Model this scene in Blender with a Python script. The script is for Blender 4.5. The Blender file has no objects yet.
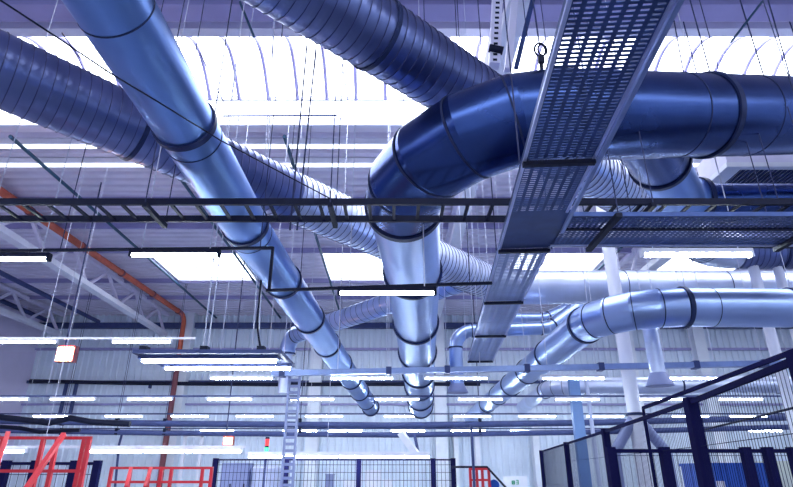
import bpy, math, random
from mathutils import Vector, Matrix
random.seed(7)
SC = bpy.context.scene
COL = SC.collection
EYE = 1.6
F_PX, CX, CY, PITCH = 551.0, 396.5, 243.5, math.radians(22.4)
CT, ST = math.cos(PITCH), math.sin(PITCH)
ROOF = EYE + 8.0

# ------------------------------------------------------------------ layout helpers (measuring from the photo)
def ray(u, v):
    a, b = (u - CX) / F_PX, (CY - v) / F_PX
    return a, CT - b * ST, ST + b * CT
def P(u, v, D):
    x, y, z = ray(u, v)
    return Vector((x * D / y, D, EYE + z * D / y))
def Dh(v, h):
    _, y, z = ray(CX, v)
    return h * y / z
def XatD(u, v, D):
    return P(u, v, D).x

# ------------------------------------------------------------------ materials
def mat(name, col, rough=0.5, metal=0.0, noise=0.0, scale=6.0, emit=None, strength=0.0, bump=0.0, aniso=None):
    m = bpy.data.materials.new(name); m.use_nodes = True
    nt = m.node_tree; b = nt.nodes['Principled BSDF']
    b.inputs['Base Color'].default_value = (*col, 1)
    b.inputs['Roughness'].default_value = rough
    b.inputs['Metallic'].default_value = metal
    if noise > 0:
        tc = nt.nodes.new('ShaderNodeTexCoord')
        mp = nt.nodes.new('ShaderNodeMapping')
        if aniso: mp.inputs['Scale'].default_value = aniso
        nz = nt.nodes.new('ShaderNodeTexNoise'); nz.inputs['Scale'].default_value = scale
        nz.inputs['Detail'].default_value = 5
        nt.links.new(tc.outputs['Object'], mp.inputs['Vector'])
        nt.links.new(mp.outputs['Vector'], nz.inputs['Vector'])
        cr = nt.nodes.new('ShaderNodeValToRGB')
        cr.color_ramp.elements[0].position = 0.3; cr.color_ramp.elements[1].position = 0.7
        cr.color_ramp.elements[0].color = (*[c * (1 - noise) for c in col], 1)
        cr.color_ramp.elements[1].color = (*[min(1, c * (1 + noise)) for c in col], 1)
        nt.links.new(nz.outputs['Fac'], cr.inputs['Fac'])
        nt.links.new(cr.outputs['Color'], b.inputs['Base Color'])
        mr = nt.nodes.new('ShaderNodeMapRange')
        mr.inputs['To Min'].default_value = max(0.02, rough - 0.07); mr.inputs['To Max'].default_value = min(1, rough + 0.07)
        nt.links.new(nz.outputs['Fac'], mr.inputs['Value'])
        nt.links.new(mr.outputs['Result'], b.inputs['Roughness'])
        if bump > 0:
            bp = nt.nodes.new('ShaderNodeBump'); bp.inputs['Strength'].default_value = bump
            bp.inputs['Distance'].default_value = 0.01
            nt.links.new(nz.outputs['Fac'], bp.inputs['Height'])
            nt.links.new(bp.outputs['Normal'], b.inputs['Normal'])
    if emit:
        b.inputs['Emission Color'].default_value = (*emit, 1)
        b.inputs['Emission Strength'].default_value = strength
    return m

M = {}
M['galv'] = mat('galvanised_steel', (0.17, 0.29, 0.60), 0.37, 1.0, 0.12, 1.2, bump=0.0)  # blue of the surrounding light is mixed into the neutral steel colour
M['galv_lit'] = mat('galvanised_steel_lit', (0.40, 0.52, 0.82), 0.33, 0.97, 0.10, 1.2, bump=0.0)
M['galv_shaded'] = mat('galvanised_steel_shaded', (0.045, 0.082, 0.24), 0.26, 0.95, 0.2, 1.5, bump=0.0)  # same galvanised steel, with its dark reflections put into the colour
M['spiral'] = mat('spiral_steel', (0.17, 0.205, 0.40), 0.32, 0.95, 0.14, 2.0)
M['spiral_lit'] = mat('spiral_steel_lit', (0.66, 0.72, 0.90), 0.42, 0.85, 0.10, 2.0)
M['collar'] = mat('collar_steel', (0.028, 0.04, 0.11), 0.4, 0.5, 0.2, 8)
M['seam'] = mat('seam_sealant', (0.03, 0.04, 0.10), 0.6)
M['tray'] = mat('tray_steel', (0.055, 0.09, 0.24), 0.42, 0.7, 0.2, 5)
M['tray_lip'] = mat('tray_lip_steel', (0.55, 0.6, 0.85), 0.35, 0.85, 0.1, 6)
M['tray_bright'] = mat('tray_steel_pale', (0.30, 0.38, 0.64), 0.4, 0.8, 0.1, 5)  # paler copy of the tray steel, with light put into the colour
M['ladder'] = mat('ladder_steel', (0.008, 0.011, 0.035), 0.5, 0.2, 0.2, 9)
M['black'] = mat('black_steel', (0.015, 0.018, 0.04), 0.5, 0.3)
M['wire'] = mat('dark_wire', (0.05, 0.06, 0.14), 0.5, 0.5)
M['wire_light'] = mat('light_wire', (0.7, 0.72, 0.85), 0.5, 0.2)
M['white'] = mat('white_paint', (0.86, 0.87, 0.96), 0.45, 0.0, 0.04, 3)
M['truss'] = mat('truss_paint', (0.80, 0.77, 0.94), 0.5, 0.0, 0.06, 3)
M['purlin'] = mat('purlin_paint', (0.80, 0.80, 0.93), 0.5)
M['roof'] = mat('roof_deck_paint', (0.80, 0.76, 0.90), 0.5, 0.0, 0.05, 1.5)  # purple of the roof shadows is mixed into the deck colour
M['beam'] = mat('beam_paint', (0.34, 0.32, 0.58), 0.5, 0.0, 0.06, 1.5)
M['conduit'] = mat('green_conduit', (0.03, 0.09, 0.16), 0.45, 0.2)
M['wall'] = mat('wall_sheet_paint', (0.76, 0.84, 0.96), 0.5, 0.0, 0.05, 0.8)
M['wall_left'] = mat('wall_panel_paint', (0.78, 0.72, 0.92), 0.6, 0.0, 0.05, 0.7)  # purple shadow cast mixed into the wall colour
M['floor'] = mat('floor_screed', (0.16, 0.18, 0.26), 0.4, 0.0, 0.15, 1.0)
M['orange'] = mat('orange_pipe_paint', (0.62, 0.12, 0.06), 0.45, 0.0, 0.15, 4)
M['brown'] = mat('brown_pipe_paint', (0.20, 0.05, 0.07), 0.5, 0.0, 0.15, 4)
M['red'] = mat('red_rail_paint', (0.62, 0.02, 0.035), 0.35, 0.0, 0.1, 5)
M['fence'] = mat('fence_paint', (0.010, 0.010, 0.055), 0.8, 0.0, 0.1, 5)
M['fence_wire'] = mat('fence_wire_paint', (0.008, 0.010, 0.05), 0.6, 0.0)
M['blue'] = mat('blue_sheet', (0.01, 0.10, 0.55), 0.4, 0.0, 0.1, 3)
M['cab'] = mat('cabinet_paint', (0.26, 0.30, 0.52), 0.45, 0.0, 0.06, 3)
M['tank'] = mat('tank_paint', (0.55, 0.60, 0.80), 0.4, 0.0, 0.05, 3)
M['cream'] = mat('cream_paint', (0.72, 0.76, 0.66), 0.5, 0.0, 0.05, 3)
M['pipe_blue'] = mat('pipe_blue_grey', (0.07, 0.09, 0.22), 0.45, 0.2, 0.1, 4)
M['column'] = mat('column_paint', (0.84, 0.88, 0.97), 0.5, 0.0, 0.05, 2)
M['column_blue'] = mat('column_blue_paint', (0.16, 0.28, 0.55), 0.45, 0.2, 0.06, 2)
M['green'] = mat('sign_green', (0.02, 0.40, 0.20), 0.5)
M['lamp'] = mat('lamp_tube', (0.9, 0.95, 1), 0.4, emit=(0.77, 0.90, 1.0), strength=48)
M['strip'] = mat('strip_diffuser', (0.9, 0.95, 1), 0.4, emit=(0.86, 0.93, 1.0), strength=1.6)
M['spiral_seam'] = mat('spiral_seam_steel', (0.08, 0.09, 0.20), 0.45, 0.6)
M['sky'] = mat('skylight_glazing', (0.9, 0.93, 1), 0.5, emit=(0.87, 0.93, 1.0), strength=4.6)
M['glow'] = mat('heater_glow', (1, 0.5, 0.2), 0.5, emit=(1.0, 0.42, 0.20), strength=60)
M['led_red'] = mat('signal_red', (0.7, 0.02, 0.02), 0.4, emit=(1, 0.05, 0.05), strength=1.0)
M['led_green'] = mat('signal_green', (0.02, 0.6, 0.2), 0.4, emit=(0.1, 1, 0.4), strength=1.0)

# ------------------------------------------------------------------ mesh building
for k in ('ladder', 'fence', 'fence_wire', 'black', 'collar', 'seam', 'wire', 'pipe_blue'):
    M[k].node_tree.nodes['Principled BSDF'].inputs['Specular IOR Level'].default_value = 0.12
    M[k].node_tree.nodes['Principled BSDF'].inputs['Metallic'].default_value = 0.0
for k in ('fence', 'fence_wire'):
    M[k].node_tree.nodes['Principled BSDF'].inputs['Specular IOR Level'].default_value = 0.02
ORG = {}
LABELS = {}
class MB:
    def __init__(s): s.v, s.f, s.sm = [], [], []
    def add(s, vs, fs, smooth=False):
        o = len(s.v); s.v += [tuple(x) for x in vs]
        for f in fs: s.f.append(tuple(i + o for i in f)); s.sm.append(smooth)
        return s
    def box(s, lo, hi):
        x0, y0, z0 = lo; x1, y1, z1 = hi
        vs = [(x0,y0,z0),(x1,y0,z0),(x1,y1,z0),(x0,y1,z0),(x0,y0,z1),(x1,y0,z1),(x1,y1,z1),(x0,y1,z1)]
        return s.add(vs, [(0,3,2,1),(4,5,6,7),(0,1,5,4),(1,2,6,5),(2,3,7,6),(3,0,4,7)])
    def bar(s, p, q, w, h, up=(0, 0, 1)):
        """oriented box from p to q, w wide across, h tall along up"""
        p, q = Vector(p), Vector(q); d = (q - p).normalized(); up = Vector(up)
        if abs(d.dot(up)) > 0.98: up = Vector((0, 1, 0))
        sd = d.cross(up).normalized(); up = sd.cross(d).normalized()
        vs = [c + sd * (i * w / 2) + up * (j * h / 2) for c in (p, q) for i, j in ((-1,-1),(1,-1),(1,1),(-1,1))]
        return s.add(vs, [(0,1,2,3),(7,6,5,4),(0,4,5,1),(1,5,6,2),(2,6,7,3),(3,7,4,0)])
    def tube(s, path, r, n=10, caps=True, split=False):
        path = [Vector(p) for p in path]
        fr = frames(path)
        rings = []
        for (c, u, w) in fr:
            rings.append([c + (u * math.cos(2*math.pi*k/n) + w * math.sin(2*math.pi*k/n)) * (r if not callable(r) else r(c)) for k in range(n)])
        if split:
            for a, b in zip(rings[:-1], rings[1:]):
                s.add(a + b, [(k, (k+1) % n, n + (k+1) % n, n + k) for k in range(n)], True)
        else:
            m = len(rings)
            s.add([p for rg in rings for p in rg], [(j*n + k, j*n + (k+1) % n, (j+1)*n + (k+1) % n, (j+1)*n + k) for j in range(m-1) for k in range(n)], True)
        if caps:
            s.add(rings[0], [tuple(reversed(range(n)))]); s.add(rings[-1], [tuple(range(n))])
        return s
    def cone(s, c, r0, r1, z0, z1, n=24):
        a = [(c[0] + r0*math.cos(2*math.pi*k/n), c[1] + r0*math.sin(2*math.pi*k/n), z0) for k in range(n)]
        b = [(c[0] + r1*math.cos(2*math.pi*k/n), c[1] + r1*math.sin(2*math.pi*k/n), z1) for k in range(n)]
        s.add(a + b, [(k, (k+1) % n, n + (k+1) % n, n + k) for k in range(n)], True)
        s.add(a, [tuple(reversed(range(n)))]); s.add(b, [tuple(range(n))])
        return s
    def build(s, name, m, parent=None, label=None, kind=None):
        org = ORG.get(parent.name, Vector((0, 0, 0))) if parent else Vector((0, 0, 0))
        me = bpy.data.meshes.new(name)
        me.from_pydata([tuple(Vector(v) - org) for v in s.v], [], s.f)
        me.polygons.foreach_set('use_smooth', s.sm)
        me.materials.append(m); me.update()
        o = bpy.data.objects.new(name, me); COL.objects.link(o)
        if parent: o.parent = parent
        ORG[o.name] = org
        if label: o['label'] = label
        if kind: o['kind'] = kind
        return o

def frames(path):
    out = []; n = len(path); u = None; pt = None
    for i, c in enumerate(path):
        a = (path[i] - path[i-1]).normalized() if i else (path[1] - path[0]).normalized()
        b = (path[i+1] - path[i]).normalized() if i < n - 1 else a
        t = (a + b).normalized()
        if u is None:
            ref = Vector((0, 0, 1)) if abs(t.z) < 0.9 else Vector((0, 1, 0))
            u = t.cross(ref).normalized()
        else:
            u = (u - t * u.dot(t)).normalized()
        out.append((c, u, t.cross(u).normalized()))
    return out

def fillet(pts, radii, n=6):
    """polyline with rounded corners; also returns the stretches that are bends"""
    pts = [Vector(p) for p in pts]; out = [pts[0]]; bends = []
    for i in range(1, len(pts) - 1):
        a, c, b = pts[i-1], pts[i], pts[i+1]; R = radii[i-1]
        da, db = (a - c).normalized(), (b - c).normalized()
        ang = math.pi - da.angle(db)
        T = R * math.tan(ang / 2)
        ctr = c + (da + db).normalized() * (R / math.cos(ang / 2))
        s0 = c + da * T - ctr; s1 = c + db * T - ctr
        axis = s0.cross(s1).normalized()
        first = len(out)
        for k in range(n + 1):
            out.append(ctr + Matrix.Rotation(ang * k / n, 3, axis) @ s0)
        bends.append((first, first + n))
    out.append(pts[-1])
    return out, bends

def length(path): return sum((b - a).length for a, b in zip(path[:-1], path[1:]))
def point_at(path, s):
    for a, b in zip(path[:-1], path[1:]):
        L = (b - a).length
        if s <= L: return a + (b - a) * (s / L), (b - a).normalized()
        s -= L
    return path[-1], (path[-1] - path[-2]).normalized()
def s_at_y(path, y):
    s = 0
    for a, b in zip(path[:-1], path[1:]):
        if (a.y - y) * (b.y - y) <= 0 and abs(a.y - b.y) > 1e-6: return s + (b - a).length * (y - a.y) / (b.y - a.y)
        s += (b - a).length
    return s
def cut(path, s0, s1):
    out = [point_at(path, s0)[0]]; s = 0
    for p, q in zip(path[:-1], path[1:]):
        s += (q - p).length
        if s0 + 1e-4 < s < s1 - 1e-4: out.append(q)
    out.append(point_at(path, s1)[0]); return out

def tag(o, label, cat, group=None, kind=None):
    o['label'] = label; o['category'] = cat
    if group: o['group'] = group
    if kind: o['kind'] = kind
    LABELS.setdefault(label, []).append(o.name)
    return o
def thing(name, label, cat, loc, group=None, kind=None):
    o = bpy.data.objects.new(name, None); COL.objects.link(o)
    o.location = loc; o.empty_display_size = 0.1
    ORG[o.name] = Vector(loc)
    return tag(o, label, cat, group, kind)
def copy_tree(root, loc, label, group=None):
    r = root.copy(); COL.objects.link(r); r.location = loc
    ORG[r.name] = Vector(loc)
    for ch in list(root.children):
        c = ch.copy(); COL.objects.link(c); c.parent = r
        for g in ch.children:
            d = g.copy(); COL.objects.link(d); d.parent = c
    tag(r, label, r['category'], group or r.get('group'))
    return r
def struct(o, name=None):
    o['kind'] = 'structure'; return o

# ------------------------------------------------------------------ camera
cam = bpy.data.cameras.new('camera'); co = bpy.data.objects.new('camera', cam); COL.objects.link(co)
cam.sensor_width = 36; cam.lens = F_PX / 793 * 36; cam.clip_start = 0.05; cam.clip_end = 200
co.location = (0, 0, EYE); co.rotation_euler = (math.pi / 2 + PITCH, 0, 0)
SC.camera = co

# ------------------------------------------------------------------ the hall
XL, XR, YN, YF = -19.6, 24.0, -9.0, 30.0
struct(MB().box((XL - .2, YN - .2, -.2), (XR + .2, YF + .2, 0)).build('floor', M['floor']))

def sheet_wall(name, m, p0, p1, inward, z0, z1, pitch=.33, depth=.08):
    p0, p1, inward = Vector(p0), Vector(p1), Vector(inward)
    L = (p1 - p0).length; d = (p1 - p0).normalized(); n = int(L / pitch)
    prof = []
    for k in range(n):
        s = k * pitch
        prof += [(s, 0), (s + pitch*.55, 0), (s + pitch*.66, depth), (s + pitch*.88, depth)]
    prof.append((L, 0))
    front = [p0 + d*s + inward*t for s, t in prof]
    back = [p0 + d*s - inward*.15 for s, t in prof]
    k = len(prof); vs = []
    for row, z in ((front, z0), (front, z1), (back, z0), (back, z1)):
        vs += [(q.x, q.y, z) for q in row]
    fs = []
    for i in range(k - 1):
        fs.append((i, i+1, k+i+1, k+i)); fs.append((2*k+i+1, 2*k+i, 3*k+i, 3*k+i+1))
        fs.append((k+i, k+i+1, 3*k+i+1, 3*k+i)); fs.append((i+1, i, 2*k+i, 2*k+i+1))
    fs.append((0, k, 3*k, 2*k)); fs.append((k-1, 3*k-1, 4*k-1, 2*k-1))
    return struct(MB().add(vs, fs).build(name, m))
sheet_wall('wall_back', M['wall'], (XL, YF, 0), (XR, YF, 0), (0, -1, 0), 0, ROOF + .1)
struct(MB().box((XL - .2, YN, 0), (XL, YF, ROOF + .1)).build('wall_left', M['wall_left']))
struct(MB().box((XR, YN, 0), (XR + .2, YF, ROOF + .1)).build('wall_right', M['wall']))
struct(MB().box((XL, YN - .2, 0), (XR, YN, ROOF + .1)).build('wall_front', M['wall']))

# roof deck: profiled sheets running left to right, with openings for the skylights
deck = MB()
def deck_piece(x0, x1, y0, y1, pitch=.40, depth=.16):
    n = max(1, round((y1 - y0) / pitch)); p = (y1 - y0) / n; prof = []
    for k in range(n):
        y = y0 + k*p
        prof += [(y, 0), (y + p*.5, 0), (y + p*.6, depth), (y + p*.9, depth)]
    prof.append((y1, 0)); k = len(prof)
    vs = [(x, y, ROOF + t) for x in (x0, x1) for y, t in prof] + [(x, y, ROOF + .22) for x in (x0, x1) for y, t in prof]
    fs = []
    for i in range(k - 1):
        fs.append((i, i+1, k+i+1, k+i)); fs.append((2*k+i+1, 2*k+i, 3*k+i, 3*k+i+1))
    fs += [(0, k, 3*k, 2*k), (2*k-1, k-1, 3*k-1, 4*k-1)]
    deck.add(vs, fs)
SK_B = (-5.6, -2.6)        # strip behind the camera
SK_A = (8.4, 10.6)         # barrel vault
SK_F = (10.6, 11.35)       # flat margin of the barrel vault, glowing in place of a brightly lit white curb
SK_P = (20.1, 23.5)        # row of single panels
PAN = [(-9.8, -6.2), (-3.0, .6), (4.8, 8.4), (11.0, 14.4), (17.6, 21.0)]
deck_piece(XL, XR, YN, SK_B[0]); deck_piece(XL, XR, SK_B[1], SK_A[0])
deck_piece(XL, XR, SK_F[1], SK_P[0]); deck_piece(XL, XR, SK_P[1], YF)
xs = [XL] + [q for p in PAN for q in p] + [XR]
for i in range(0, len(xs), 2): deck_piece(xs[i], xs[i+1], *SK_P)
struct(deck.build('ceiling', M['roof']))

# barrel vault skylight
def arc_pts(y0, y1, rise, n=14):
    return [(y0 + (y1 - y0) * k / n, ROOF + .05 + rise * math.sin(math.pi * k / n)) for k in range(n + 1)]
ap = arc_pts(*SK_A, .55)
g = MB(); k = len(ap)
for dz in (0, .03): g.v += [(x, y, z + dz) for x in (XL, XR) for y, z in ap]
for i in range(k - 1):
    g.f += [(i, i+1, k+i+1, k+i), (2*k+i+1, 2*k+i, 3*k+i, 3*k+i+1)]; g.sm += [True, True]
w1 = struct(g.build('window_1', M['sky']))
MB().box((XL, SK_F[0], ROOF + .02), (XR, SK_F[1], ROOF + .05)).build('glow_margin', M['sky'], w1)
x = XL + .3
while x < XR:
    if -17 < x < 17: MB().tube([(x, y, z - .07) for y, z in ap], .045, 6).build('rib', M['beam'], w1)
    x += .68
fr = MB(); fr.box((XL, SK_A[1] - .03, ROOF - .02), (XR, SK_A[1] + .03, ROOF + .1)); fr.build('frame_rail', M['white'], w1)
w2 = struct(MB().box((XL, SK_B[0], ROOF + .02), (XR, SK_B[1], ROOF + .05)).build('window_2', M['sky']))
for i, (a, b) in enumerate(PAN):
    w = struct(MB().box((a, SK_P[0], ROOF + .03), (b, SK_P[1], ROOF + .06)).build('window_%d' % (i + 3), M['sky']))
    fr = MB()
    for q in ((a, SK_P[0], a + .08, SK_P[1]), (b - .08, SK_P[0], b, SK_P[1]), (a, SK_P[0], b, SK_P[0] + .08), (a, SK_P[1] - .08, b, SK_P[1])):
        fr.box((q[0], q[1], ROOF - .12), (q[2], q[3], ROOF + .03))
    fr.build('window_frame', M['white'], w)
    for k in (.36, .64):
        MB().box((a + (b - a)*k - .02, SK_P[0] + .9, ROOF - .03), (a + (b - a)*k + .02, SK_P[0] + 2.1, ROOF + .03)).build('glazing_bar', M['beam'], w)

# roof steel
tn = 0
def trim(mb, m):
    global tn; tn += 1
    return struct(mb.build('trim_%d' % tn, m))
trim(MB().box((XL, 7.55, ROOF - .32), (XR, 7.68, ROOF)).box((XL, 7.42, ROOF - .36), (XR, 7.82, ROOF - .32)), M['beam'])
trim(MB().box((XL, 8.2, ROOF - .16), (XR, 8.42, ROOF + .06)), M['purlin'])
trim(MB().box((XL, 6.5, ROOF - .12), (XR, 6.6, ROOF)), M['beam'])
for y, t in ((11.42, .12), (15.6, .08), (17.6, .08), (19.9, .12), (23.6, .12), (26.2, .08)):
    trim(MB().box((XL, y - t/2, ROOF - .18), (XR, y + t/2, ROOF + .01)), M['purlin'] if y < 14 else M['beam'])
for y, la in ((12.3, 'long continuous white strip light under the roof, nearer of two'), (13.25, 'long continuous white strip light under the roof, farther of two')):
    t = thing('strip_light', la, 'lamp', (0, y, ROOF - .2), 'continuous roof strip lights')
    MB().box((-17, y - .09, ROOF - .18), (17, y + .09, ROOF - .01)).build('housing', M['white'], t)
    MB().box((-17, y - .07, ROOF - .22), (17, y + .07, ROOF - .18)).build('diffuser', M['strip'], t)
# eave beam, dark, across the far wall, and wall rails
trim(MB().box((XL, 29.55, EYE + 7.2), (XR, 29.8, EYE + 7.5)), M['pipe_blue'])
for h, m, t in ((6.1, 'beam', .12), (4.35, 'pipe_blue', .14), (3.2, 'beam', .10)):
    trim(MB().box((XL, 29.78, EYE + h - t/2), (XR, 29.95, EYE + h + t/2)), M[m])
# columns on the far wall
for u, wd, m in ((174, .62, 'column'), (313, .62, 'column'), (441, .6, 'column'), (455, .22, 'column'), (476, .22, 'white'), (534, .32, 'column'), (640, .6, 'column'), (716, .6, 'column')):
    X = XatD(u, 420, 29.4)
    top = ROOF if wd > .5 else EYE + 2.6
    trim(MB().box((X - wd/2, 29.3, 0), (X + wd/2, 29.9, top)), M[m])

# roof trusses running front to back
def truss(X, label, y0=1.0, y1=29.3, X1=None):
    X1 = X if X1 is None else X1
    fx = lambda y: X + (X1 - X) * (y - y0) / (y1 - y0)
    t = thing('roof_truss', label, 'truss', (X, y0, EYE + 6.8), 'white roof trusses')
    hb, ht = EYE + 6.8, EYE + 7.85
    MB().bar((fx(y0), y0, hb), (fx(y1), y1, hb), .34, .20).build('bottom_chord', M['white'], t)
    MB().bar((fx(y0), y0, ht), (fx(y1), y1, ht), .20, .14).build('top_chord', M['truss'], t)
    n = 10; st = (y1 - y0) / n
    for k in range(n):
        a = y0 + k*st; b = a + st/2; c = a + st
        MB().bar((fx(a), a, hb), (fx(b), b, ht), .11, .11).build('web_bar', M['truss'], t)
        MB().bar((fx(b), b, ht), (fx(c), c, hb), .11, .11).build('web_bar', M['truss'], t)
    return t
truss(-11.75, 'white lattice roof truss under the deck, beside the orange pipe', X1=-12.5)
truss(-18.2, 'white lattice roof truss nearest the left wall')
truss(1.9, 'white lattice roof truss above the duct elbow and perforated tray')
truss(9.2, 'white lattice roof truss on the right, above the vertical pipes')

# green-dark conduits under the deck
for X, la in ((-9.65, 'dark green conduit under the roof, left of the first skylight panel'),
              (-6.15, 'dark green conduit under the roof, right edge of the left skylight panel'),
              (-2.8, 'dark green conduit under the roof, left edge of the middle skylight panel'),
              (8.5, 'dark green conduit under the roof, right of the tray, by the third skylight panel')):
    tag(MB().tube([(X, 11.7, ROOF - .28), (X - .2, 29.4, ROOF - .28)], .05, 8).build('roof_conduit', M['conduit']), la, 'conduit', 'roof conduits')

# ------------------------------------------------------------------ ducts
def hanger(mb_parent, p, r=.006, m='wire', z1=None):
    MB().tube([p, (p[0], p[1], z1 if z1 else ROOF - .02)], r, 5, False).build('hanger_wire', M[m], mb_parent)

def ring_part(name, path, s, w, r, m, parent, n=40):
    p, t = point_at(path, s)
    MB().tube([p - t*w/2, p + t*w/2], r, n).build(name, M[m], parent)

def spiral_tube(path, r, pitch=.115, n=28, rib=.010):
    """helically ribbed pipe along a polyline"""
    L = length(path); per = 5; step = pitch / per; nr = int(L / step)
    # parallel frames at every ring
    pts = [point_at(path, k*step)[0] for k in range(nr + 1)]
    fr = frames(pts); prof = (0, 0, 0.55 * rib, rib, .3 * rib)
    prof = (0, .1*rib, 0, .5*rib, 0)
    v, f = [], []
    for j, (c, u, w) in enumerate(fr):
        for k in range(n):
            ph = (j + per * k / n) % per
            i0 = int(ph) % per; fr_ = ph - int(ph)
            rr = r + prof[i0]*(1 - fr_) + prof[(i0+1) % per]*fr_
            v.append(c + (u*math.cos(2*math.pi*k/n) + w*math.sin(2*math.pi*k/n))*rr)
    for j in range(nr):
        for k in range(n):
            f.append((j*n + k, j*n + (k+1) % n, (j+1)*n + (k+1) % n, (j+1)*n + k))
    mb = MB(); mb.add(v, f, True)
    mb.add([v[k] for k in range(n)], [tuple(reversed(range(n)))]); mb.add(v[nr*n:(nr+1)*n], [tuple(range(n))])
    return mb

def spiral_seam(path, r, parent, pitch=.23, n=24, w=.006):
    L = length(path); k = int(L / pitch * n)
    pts = [point_at(path, L*i/k)[0] for i in range(k + 1)]
    q = [c + (u*math.cos(2*math.pi*i/n) + v*math.sin(2*math.pi*i/n))*r for i, (c, u, v) in enumerate(frames(pts))]
    return MB().tube(q, w, 4, False).build('spiral_seam', M['spiral_seam'], parent)

def smooth_duct(root, path, bends, r, collars, m, n=44, seams=()):
    """sections between collars; bends are gored elbows"""
    S = [0]
    for a, b in zip(path[:-1], path[1:]): S.append(S[-1] + (b - a).length)
    marks = [0]
    for a, b in bends: marks += [S[a], S[b]]
    marks = sorted(set(marks + [S[-1]] + [c[0] for c in collars if not any(S[a] < c[0] < S[b] for a, b in bends)]))
    for a, b in zip(marks[:-1], marks[1:]):
        if b - a < .02: continue
        isb = any(a >= S[x] - 1e-4 and b <= S[y] + 1e-4 for x, y in bends)
        MB().tube(cut(path, a, b), r, n, split=isb).build('elbow' if isb else 'duct_section', M[m], root)
    for a, b in bends:
        for i in range(a, b + 1):
            ring_part('seam', path, S[i], .014, r + .006, 'seam', root)
    for s, w in collars: ring_part('collar', path, s, w, r + .022, 'collar', root)
    for s in seams: ring_part('seam', path, s, .012, r + .004, 'seam', root)

# A: long straight smooth duct on the left
hA = 2.75
A = [Vector((-2.07, -2.5, EYE + 3.199)), Vector((-1.80, 6.24, EYE + 2.704)), Vector((-.87, 19.2, EYE + 1.97))]
t = thing('ventilation_duct', 'straight smooth galvanised duct with black collars running away on the left', 'duct', A[0], 'long smooth ducts')
ca = [(s_at_y(A, D), .06) for D in (4.08, 6.0, 7.8, 9.6, 11.3, 13, 14.7, 16.4, 18)]
smooth_duct(t, A, [], .262, ca, 'galv', seams=[s_at_y(A, D) for D in (2.85, 4.3, 6.25)])
for s, w in ca[:6:2]:
    p, _ = point_at(A, s); hanger(t, p + Vector((.255, 0, 0)))
MB().tube([A[-1] - Vector((0, .05, 0)), A[-1] + Vector((0, .05, 0))], .30, 32).build('end_cap', M['collar'], t)

# C: big blue duct with the gored elbow
C0 = [(7.6, 6.42, EYE + 4.56), (-.03, 4.20, EYE + 3.0), (.27, 8.6, EYE + 3.0), (.911, 21.6, EYE + 2.273)]
Cp, Cb = fillet(C0[:3], [1.25], 5)
Cp = Cp + [Vector(C0[3])]
t = thing('ventilation_duct', 'large dark blue duct with segmented elbow turning away at centre', 'duct', Cp[0], 'long smooth ducts')
LC = [0]
for a, b in zip(Cp[:-1], Cp[1:]): LC.append(LC[-1] + (b - a).length)
def s_at_x(path, x):
    s = 0
    for a, b in zip(path[:-1], path[1:]):
        if (a.x - x) * (b.x - x) <= 0: return s + (b - a).length * (x - a.x) / (b.x - a.x)
        s += (b - a).length
    return 0
e0, e1 = LC[Cb[0][0]], LC[Cb[0][1]]
cc = [(s_at_x(Cp, 3.5), .07), (e1 + .05, .10)] + [(s_at_y(Cp, D), .07) for D in (8.45, 11.2, 13.6, 15.8, 17.8, 19.8)]
rC = .465
S1 = cut(Cp, 0, e1 + .1)
# one steel duct: dark reflections coloured into near run and elbow, light into the rest
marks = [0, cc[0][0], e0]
for a, b in zip(marks[:-1], marks[1:]): MB().tube(cut(Cp, a, b), rC, 52).build('duct_section', M['galv_shaded'], t)
MB().tube(cut(Cp, e0, e1), rC, 52, split=True).build('elbow', M['galv_shaded'], t)
ms = [e1] + [c[0] for c in cc[1:]] + [LC[-1]]
for a, b in zip(ms[:-1], ms[1:]):
    if b - a > .06: MB().tube(cut(Cp, a, b), rC - .02, 44).build('duct_section', M['galv_lit'], t)
for i in range(Cb[0][0], Cb[0][1] + 1): ring_part('seam', Cp, LC[i], .018, rC + .007, 'seam', t, 52)
for s in (s_at_x(Cp, 3.1), s_at_x(Cp, 1.75), s_at_x(Cp, 4.1)): ring_part('seam', Cp, s, .012, rC + .004, 'seam', t, 52)
for s, w in cc: ring_part('collar', Cp, s, w, rC + .022, 'collar', t, 52)
for s, w in cc[:4]:
    p, _ = point_at(Cp, s); hanger(t, p + Vector((.3, 0, rC*.8)))
MB().tube([Cp[-1] - Vector((0, .05, 0)), Cp[-1] + Vector((0, .05, 0))], .48, 32).build('end_cap', M['collar'], t)
# short eye bolt on top of the elbow with looped sling
pe = P(540, 72, 4.35)

# branch of C going back and turning right
b0 = point_at(Cp, s_at_x(Cp, 2.75))[0]
BR = [b0 + Vector((-.1, .1, -.05)), Vector((4.25, 7.35, EYE + 3.72)), Vector((9.5, 7.75, EYE + 3.95))]
bp, bb = fillet(BR, [.55], 4)
t = thing('branch_duct', 'short dark blue branch duct leaving the large elbow duct, turning right', 'duct', BR[1])
LB = [0]
for a, b in zip(bp[:-1], bp[1:]): LB.append(LB[-1] + (b - a).length)
MB().tube(cut(bp, 0, 1.15), .35, 40).build('duct_section', M['galv_shaded'], t)
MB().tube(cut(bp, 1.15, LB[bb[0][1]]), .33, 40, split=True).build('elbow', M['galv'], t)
MB().tube(cut(bp, LB[bb[0][1]], LB[-1]), .26, 32).build('duct_section', M['galv_shaded'], t)
ring_part('collar', bp, 1.15, .08, .375, 'collar', t)
ring_part('collar', bp, LB[bb[0][1]], .07, .355, 'collar', t)

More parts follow.
